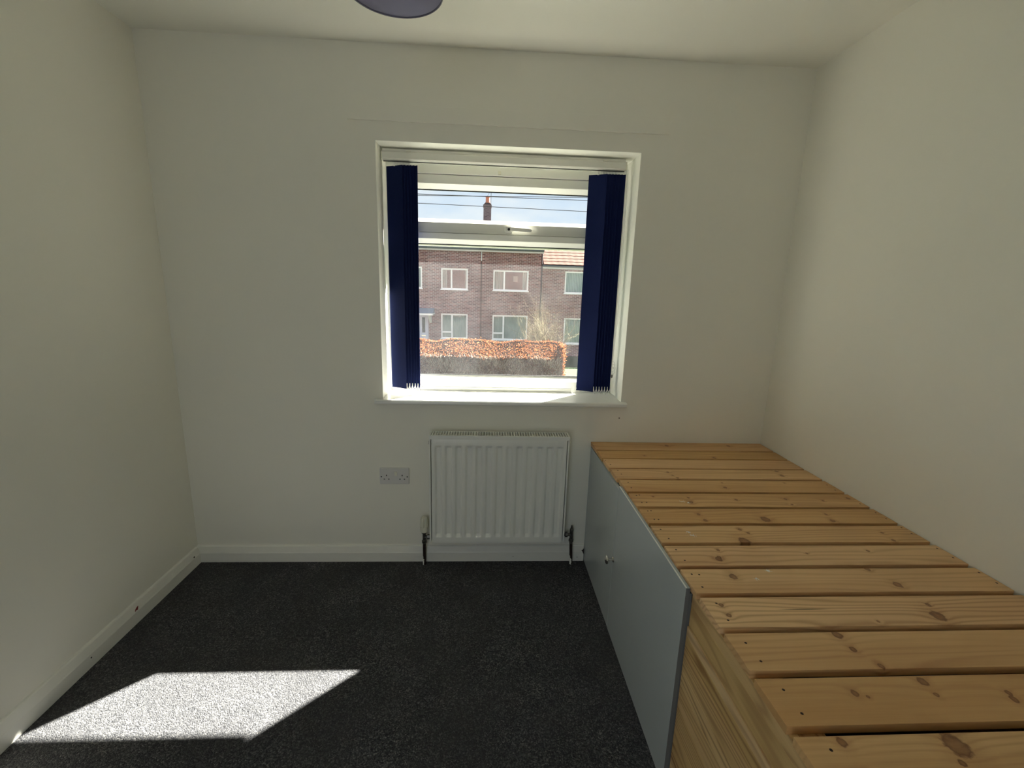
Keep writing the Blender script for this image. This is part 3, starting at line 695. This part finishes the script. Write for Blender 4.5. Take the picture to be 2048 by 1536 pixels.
tag(bx('lawn', M_grass, (-30, 40, 0.9, 60, GZ0-0.2, GZ0)), 'short green lawn in front of the brick houses', 'grass', kind='stuff')
ow = MB()
for a_ in ((-5, WX0-.001, GZ0, 3.0), (WX1+.001, 8, GZ0, 3.0), (WX0-.001, WX1+.001, GZ0, 0.845), (WX0-.001, WX1+.001, 2.012, 3.0)): ow.box(a_[0], a_[1], T, T+0.012, a_[2], a_[3])
struct(ow.build('trim_4', M_brick, fix=False), 'brick outer face of the window wall')
FY = 22.0
def facade(parent, x0, x1, y, z1, holes, depth=0.24, side=0.0):
    """brick wall front with real openings"""
    xs = sorted({x0, x1, *[h[0] for h in holes], *[h[1] for h in holes]}); zs = sorted({GZ0, z1, *[h[2] for h in holes], *[h[3] for h in holes]})
    mb = MB()
    for a, b_ in zip(xs, xs[1:]):
        for c, d in zip(zs, zs[1:]):
            mx_, mz = (a+b_)/2, (c+d)/2
            if any(h[0] < mx_ < h[1] and h[2] < mz < h[3] for h in holes): continue
            mb.add([(a, y, c), (b_, y, c), (b_, y, d), (a, y, d)], [(0, 1, 2, 3)])
    for h in holes:
        X0, X1, Z0, Z1 = h
        mb.add([(X0,y,Z0),(X1,y,Z0),(X1,y,Z1),(X0,y,Z1),(X0,y+depth,Z0),(X1,y+depth,Z0),(X1,y+depth,Z1),(X0,y+depth,Z1)], [(0,4,5,1),(1,5,6,2),(2,6,7,3),(3,7,4,0)])
    mb.add([(x0,y,GZ0),(x0,y+8,GZ0),(x0,y+8,z1),(x0,y,z1),(x1,y,GZ0),(x1,y+8,GZ0),(x1,y+8,z1),(x1,y,z1)], [(0,3,2,1),(4,5,6,7),(1,2,6,5)])
    return mb.build('brick_wall', M_brick, parent, fix=False)
def far_window(parent, x0, x1, z0, z1, y, mull, vent=None, kind='curtain', fw=0.075, seed=0):
    w = MB(); ya, yb = y+0.035, y+0.10
    w.box(x0, x0+fw, ya, yb, z0, z1); w.box(x1-fw, x1, ya, yb, z0, z1); w.box(x0+fw, x1-fw, ya, yb, z0, z0+fw); w.box(x0+fw, x1-fw, ya, yb, z1-fw, z1)
    w.box(mull-fw*.55, mull+fw*.55, ya-.012, yb, z0+fw, z1-fw)
    w.box(x0+.01, mull+.04, ya-.014, ya-.001, z1-.045, z1-.01)
    if vent is not None: w.box(x0+fw, mull-fw*.55, ya, yb, vent-.04, vent+.04)
    f = w.build('window_frame', M_farframe, parent)
    bx('window_sill', M_farframe, (x0-.03, x1+.03, y-.05, y+.034, z0-.035, z0+.02), f)
    secs = [(x0+fw, mull-fw*.55, z0+fw, z1-fw), (mull+fw*.55, x1-fw, z0+fw, z1-fw)]
    if vent is not None: secs = [(x0+fw, mull-fw*.55, z0+fw, vent-.04), (x0+fw, mull-fw*.55, vent+.04, z1-fw), secs[1]]
    for s in secs: bx('pane', M_farglass, (s[0], s[1], y+.066, y+.070, s[2], s[3]), f)
    # the room behind
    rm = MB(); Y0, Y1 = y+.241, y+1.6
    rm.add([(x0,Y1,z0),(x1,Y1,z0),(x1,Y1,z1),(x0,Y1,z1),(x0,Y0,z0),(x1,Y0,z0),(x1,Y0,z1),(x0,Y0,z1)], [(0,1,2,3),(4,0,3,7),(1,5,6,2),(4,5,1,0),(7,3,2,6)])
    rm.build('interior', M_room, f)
    random.seed(seed)
    if kind == 'vblind':
        v = MB(); x = x0+.03
        while x < x1-.04:
            v.add([(x,y+.15,z0+.05),(x+.085,y+.20,z0+.05),(x+.085,y+.20,z1-.04),(x,y+.15,z1-.04)], [(0,1,2,3)]); x += .088
        v.build('vertical_slats', M_vblind, f, fix=False)
    elif kind == 'curtain':
        def drape(a, b_):
            v = MB(); n = max(4, int((b_-a)/.03)); vs = []
            for i in range(n+1):
                xx = a+(b_-a)*i/n; yy = y+.19+.03*math.sin(i*1.5)
                vs += [(xx, yy, z0+.03), (xx, yy, z1-.03)]
            v.add(vs, [(2*i, 2*i+2, 2*i+3, 2*i+1) for i in range(n)]); v.build('curtain', M_curtain, f, fix=False)
        drape(x0+.02, x0+(mull-x0)*(.98 if seed % 2 else .55)); drape(x1-(.30 if seed % 2 else .16), x1-.02)
    elif kind == 'net':
        v = MB(); n = 60; vs = []
        for i in range(n+1):
            xx = x0+.02+(x1-x0-.04)*i/n; yy = y+.19+.012*math.sin(i*1.3); vs += [(xx, yy, z0+.03), (xx, yy, z1-.03)]
        v.add(vs, [(2*i, 2*i+2, 2*i+3, 2*i+1) for i in range(n)]); v.build('net_curtain', M_curtain, f, fix=False)
    return f
def tile_mesh():
    mb = MB(); n = 6; w_, L, th_ = 0.325, 0.40, 0.022
    vs = []
    for y_, dz in ((0, 0), (L, 0)):
        for i in range(n+1):
            u = i/n; vs.append((u*w_, y_, th_ + 0.007*math.sin(math.pi*u)**2))
    for i in range(n+1): vs.append((i/n*w_, 0, 0.0 + 0.007*math.sin(math.pi*i/n)**2 - 0.012))
    fs = [(i, i+1, n+2+i, n+1+i) for i in range(n)] + [(i, 2*n+2+i, 2*n+3+i, i+1) for i in range(n)]
    return mb.add(vs, fs)
TILE = None
def roof(parent, x0, x1, ye, ze, yr, zr, cols=None, over=0.0):
    """pitched roof: underlay, then tiles one by one on the front slope"""
    global TILE
    ang = math.atan2(zr-ze, yr-ye); L = math.hypot(zr-ze, yr-ye)
    u = MB(); yb2 = 2*yr-ye
    u.add([(x0,ye,ze-.03),(x1,ye,ze-.03),(x1,yr,zr-.03),(x0,yr,zr-.03),(x1,yb2,ze-.03),(x0,yb2,ze-.03)], [(0,1,2,3),(3,2,4,5),(0,3,5),(1,4,2)])
    u.build('roof_slope', M_tileshadow, parent, fix=False)
    if TILE is None:
        t0 = tile_mesh().build('roof_tile', M_tile, None); TILE = t0.data; bpy.data.objects.remove(t0)
    gauge = 0.345; nrow = int(L/gauge)+1; ncol = int(round((x1-x0)/0.328))
    for r in range(nrow):
        d = r*gauge
        for c in range(ncol):
            o = bpy.data.objects.new('roof_tile', TILE); COL.objects.link(o); o.parent = parent
            o.location = (x0 + c*(x1-x0)/ncol, ye + d*math.cos(ang), ze + d*math.sin(ang) + 0.012)
            o.rotation_euler = (ang-0.045, 0, 0); o.scale = ((x1-x0)/ncol/0.326, 1, 1)
    MB().tube([(x0, yr, zr+.02), (x1, yr, zr+.02)], .11, 10).build('ridge_tiles', M_tile, parent)
def gutter(parent, x0, x1, y, z, fas=0.16):
    MB().prism([(y-.02, z-.02), (y-.13, z-.02), (y-.14, z-.06), (y-.11, z-.12), (y-.04, z-.12), (y-.02, z-.08)], 'x', x0, x1).build('gutter', M_gutter, parent)
    MB().box(x0, x1, y-.018, y+.02, z-.12-fas*.45, z-.005).build('fascia', M_fascia, parent)
XA, XB, XC = -8.5, 1.055, 4.22
ZE, ZR = 3.36, 4.90; YR = 26.0
h1 = thing('brick_house', 'red brick house with a canopied door, left of the dark party-wall joint', 'house')
far_w = [(-1.014, .368, 1.225, 2.30), (-1.022, .378, -1.340, -.020), (-3.30, -1.985, 1.235, 2.34)]
facade(h1, XA, XB, FY, ZE-.10, far_w + [(-2.62, -1.675, GZ0+.02, -.06)])
far_window(h1, *far_w[0], FY, -.476, kind='curtain', seed=2)
far_window(h1, *far_w[1], FY, -.447, vent=-.99, kind='net', seed=3)
far_window(h1, *far_w[2], FY, -2.7, kind='net', seed=4)
dr = MB().box(-2.62, -1.675, FY+.06, FY+.11, GZ0+.02, -.06).build('front_door', M_door, h1)
bx('door_glass', M_farglass, (-2.02, -1.86, FY+.052, FY+.058, -1.05, -.25), dr); bx('door_glass', M_room, (-2.02, -1.86, FY+.0585, FY+.0595, -1.05, -.25), dr)
bx('letter_plate', M_chrome, (-2.05, -1.83, FY+.045, FY+.059, -1.24, -1.18), dr)
cn = MB(); cn.prism([(FY-.95, .02), (FY, .24), (FY, .02)], 'x', -3.0, -1.36)
cn.build('canopy', M_canopy, h1); bx('canopy_fascia', M_farframe, (-3.02, -1.34, FY-.98, FY-.001, -.07, .015), h1)
MB().prism([(FY-.002, -.07), (FY-.55, -.07), (FY-.55, -.13), (FY-.10, -.52), (FY-.002, -.52)], 'x', -1.62, -1.50).build('canopy_bracket', M_farframe, h1)
roof(h1, -5.2, XB, FY-.20, ZE, YR, ZR); gutter(h1, XA, XB, FY-.14, ZE)
h2 = thing('brick_house', 'taller red brick house right of the dark party-wall joint, with the chimney', 'house')
far_w = [(1.684, 3.530, 1.235, 2.285), (1.684, 3.560, -1.345, -.025)]
facade(h2, XB+.001, XC, FY, ZE-.10, far_w)
far_window(h2, *far_w[0], FY, 2.262, kind='curtain', seed=5)
bx('picture', M_warm, (2.78, 3.02, FY+.95, FY+.97, 1.72, 2.02), h2)
far_window(h2, *far_w[1], FY, 2.268, vent=-.985, kind='net', seed=6)
roof(h2, XB, XC+.06, FY-.20, ZE, YR, ZR); gutter(h2, XB, XC+.05, FY-.14, ZE)
bx('party_joint', M_joint, (XB-.008, XB+.030, FY-.012, FY-.001, GZ0, 2.70), h2)
MB().tube([(XB+.01, FY-.05, 3.36), (XB+.01, FY-.05, 2.72)], .028, 8).build('downpipe', M_fascia, h2)
MB().tube([(XC-.02, FY-.07, 3.2), (XC-.02, FY-.07, GZ0)], .035, 8).build('corner_downpipe', M_joint, h2)
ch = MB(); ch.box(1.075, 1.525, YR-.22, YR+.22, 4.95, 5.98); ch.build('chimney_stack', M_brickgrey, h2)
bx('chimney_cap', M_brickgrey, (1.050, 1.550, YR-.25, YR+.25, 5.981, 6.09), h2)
MB().prism([(1.06, 6.091), (1.54, 6.091), (1.44, 6.20), (1.18, 6.20)], 'y', YR-.24, YR+.24).build('flaunching', M_joint, h2)
MB().lathe([(.14, 0), (.15, .03), (.12, .10), (.115, .34), (.14, .36), (.14, .40), (.10, .40)], (1.31, YR, 6.19), 'z', 16).build('chimney_pot', M_pot, h2)
an = MB(); an.tube([(1.50, YR, 5.6), (1.50, YR, 7.05)], .014, 6)
an.tube([(.95, YR-.1, 6.98), (2.0, YR-.1, 6.82)], .010, 5)
for i in range(7): an.tube([(1.05+i*.14, YR-.45, 6.965-i*.021), (1.05+i*.14, YR+.25, 6.965-i*.021)], .007, 5)
an.tube([(1.30, YR, 6.60), (1.50, YR, 7.0)], .008, 5); an.build('aerial', M_wire, h2)
h3 = thing('brick_house', 'lower brick house with the pale red roof at the right edge of the window view', 'house')
far_w = [(5.455, 7.10, 1.195, 2.335), (5.520, 7.10, -1.480, -.095)]
FY3 = FY+.05
facade(h3, XC+.001, 10.5, FY3, 2.55, far_w)
for i, w_ in enumerate(far_w): far_window(h3, *w_, FY3, 6.70, kind='vblind', seed=8+i)
roof(h3, XC+.08, 9.0, FY-.17, 2.62, YR, 5.05); gutter(h3, XC+.02, 10.5, FY-.11, 2.62)

# overhead wires
def wire(label, a, b):
    a, b = Vector(a), Vector(b); pts = [a.lerp(b, i/24) + Vector((0, 0, -0.0)) for i in range(25)]
    tag(MB().tube(pts, 0.0065, 5).build('overhead_wire', M_wire), label, 'wire', 'overhead wires across the sky')
wy = 8.0
wire('highest overhead wire, leaving the view beneath the window head', (-9, wy, 3.36), (12, wy, 3.46))
wire('middle overhead wire crossing just below the chimney pot', (-9, wy+.1, 3.265), (12, wy+.1, 3.31))
wire('thin overhead wire rising slightly to the right across the middle one', (-9, wy+.3, 3.05), (12, wy+.3, 3.62))
wire('lowest overhead wire, passing behind the chimney stack', (-9, wy+.2, 3.205), (12, wy+.2, 3.00))

# hedge
def make_leafmat(name, c_lo, c_mid, c_hi, glow=None):
    M = bpy.data.materials.new(name); M.use_nodes = True; g = G(M); b = M.node_tree.nodes['Principled BSDF']
    ge = g.n('ShaderNodeNewGeometry')
    c = g.ramp(ge.outputs['Random Per Island'], [(0.0, c_lo), (0.5, c_mid), (1.0, c_hi)])
    g.l(c, b.inputs['Base Color']); b.inputs['Roughness'].default_value = 0.9; b.inputs['Specular IOR Level'].default_value = 0.06
    if glow:
        tl = g.n('ShaderNodeBsdfTranslucent'); g.l(g.mix(0.5, c, glow), tl.inputs[0]); mx = g.n('ShaderNodeMixShader'); mx.inputs[0].default_value = 0.45
        g.l(b.outputs[0], mx.inputs[1]); g.l(tl.outputs[0], mx.inputs[2]); g.l(mx.outputs[0], M.node_tree.nodes['Material Output'].inputs[0])
    return M
M_beech = make_leafmat('copper_beech_leaves', (0.026, 0.013, 0.008), (0.09, 0.036, 0.018), (0.20, 0.105, 0.066), (0.17, 0.048, 0.010))
M_twig = make_leafmat('pale_bare_twigs', (0.05, 0.042, 0.026), (0.12, 0.10, 0.06), (0.24, 0.21, 0.14))
M_twighedge = make_leafmat('pale_hedge_twigs', (0.12, 0.10, 0.08), (0.28, 0.24, 0.20), (0.46, 0.42, 0.37))
M_bark = mat('grey_hedge_bark', (0.05, 0.042, 0.038), 0.9, bump=(40, .5, .01), var=(12, .4))
hg = thing('beech_hedge', 'long clipped hedge of copper-brown leaves in front of the houses', 'hedge')
random.seed(31)
HX0, HX1, HY0, HY1, HZT = -5.0, 4.22, 14.0, 15.15, -0.58
lv = MB(); vs = []; fs = []
def leaf(p, s, up=None):
    n = Vector((random.gauss(0,1), random.gauss(0,1), random.gauss(0,1))).normalized(); t = n.orthogonal().normalized(); b_ = n.cross(t); o = len(vs)
    vs.extend([tuple(p - t*s), tuple(p + b_*s*.55 + n*s*.15), tuple(p + t*s), tuple(p - b_*s*.55 + n*s*.15)]); fs.append((o, o+1, o+2, o+3))
def bump_(x, z): return .05*math.sin(x*2.3) + .04*math.sin(x*5.1+1) + .03*math.sin(z*7+x*3)
N = 60000
for i in range(N):
    x = random.uniform(HX0, HX1) if random.random() < .25 else random.uniform(-1.4, HX1); r = random.random()
    if r < .22: y = random.uniform(HY0+.80, HY1-.05); z = HZT - abs(random.gauss(0, .05)) + bump_(x, 0)*.6
    elif r < .55:   # shoulder sloped back so the sun lights a taller orange band
        u = random.random(); z = HZT - .50*u + bump_(x, 0)*.6 + random.gauss(0, .03); y = HY0 + .90*(1-u) + abs(random.gauss(0, .05))
    elif r < .93: z = random.uniform(GZ0+.05, HZT-.46); y = HY0 + abs(random.gauss(0, .07)) - bump_(x, z)
    else: y = random.uniform(HY0, HY1); z = random.uniform(GZ0+.1, HZT); x = HX1 + random.gauss(0, .05)
    leaf(Vector((x, y, z)), random.uniform(.022, .042))
fo = MB().add(vs, fs).build('foliage', M_beech, hg, fix=False); fo['kind'] = 'stuff'
co = MB(); nx_ = 60; vs2 = []
for i in range(nx_+1):
    x = HX0+.1 + (HX1-HX0-.2)*i/nx_; b1 = bump_(x, 0)
    vs2 += [(x, HY0+.12-b1, GZ0), (x, HY0+.14-b1, HZT-.60+b1*.6), (x, HY0+.95, HZT-.13+b1*.6), (x, HY1-.12, GZ0)]
co.add(vs2, [(4*i+k, 4*i+4+k, 4*i+5+k, 4*i+1+k) for i in range(nx_) for k in range(3)] + [(0,1,2,3), (4*nx_+3, 4*nx_+2, 4*nx_+1, 4*nx_)])
co.build('inner_branches', M_bark, hg)
tw = MB(); random.seed(77)
for i in range(4200):
    x = random.uniform(-1.2, HX1); z = random.uniform(GZ0+.1, HZT-.62); y = HY0-bump_(x, z)
    a = random.uniform(-.5, .5); L = random.uniform(.10, .30)
    tw.tube([(x, y+.05, z), (x+math.sin(a)*L, y-.02, z+math.cos(a)*L)], [.006, .003], 3, cap=False)
twg = tw.build('twigs', M_twighedge, hg, fix=False); twg['kind'] = 'stuff'

# bare shrub behind the hedge end
shb = thing('bare_shrub', 'pale leafless shrub of fine arching twigs at the right end of the hedge', 'shrub')
random.seed(42)
tw = MB(); base = Vector((3.75, 16.0, GZ0+.004))
def grow(p, d, L, r, lvl):
    pts = [p]; rr = [r]; n = 5
    for i in range(n):
        d = (d + Vector((random.gauss(0,.14), random.gauss(0,.10), random.gauss(0,.08)))).normalized()
        p = p + d*L/n; pts.append(p); rr.append(r*(1-.75*(i+1)/n))
        if lvl < 2 and i >= 1:
            for _ in range(2 if lvl == 0 else 3):
                dd = (d + Vector((random.gauss(0,.55), random.gauss(0,.35), random.gauss(.05,.30)))).normalized()
                grow(p, dd, L*random.uniform(.30, .50), rr[-1]*.75, lvl+1)
    tw.tube(pts, rr, 3, cap=False)
for k in range(34):
    a = random.uniform(-.50, .42)
    grow(base + Vector((random.gauss(0,.16), random.gauss(0,.14), 0)), Vector((math.sin(a), random.gauss(0,.12), math.cos(a))), random.uniform(1.7, 2.55)*(1-.25*abs(a)), .015, 0)
for k in range(5):
    grow(base + Vector((-.2, 0, .4)), Vector((random.uniform(-.32,-.05), 0, 1)), random.uniform(2.1, 2.5), .012, 1)
s = tw.build('twigs', M_twig, shb, fix=False); s['kind'] = 'stuff'
MB().tube([base+Vector((-.1,0,0)), base+Vector((0,0,.35))], [.07, .04], 8).build('trunk', M_bark, shb)
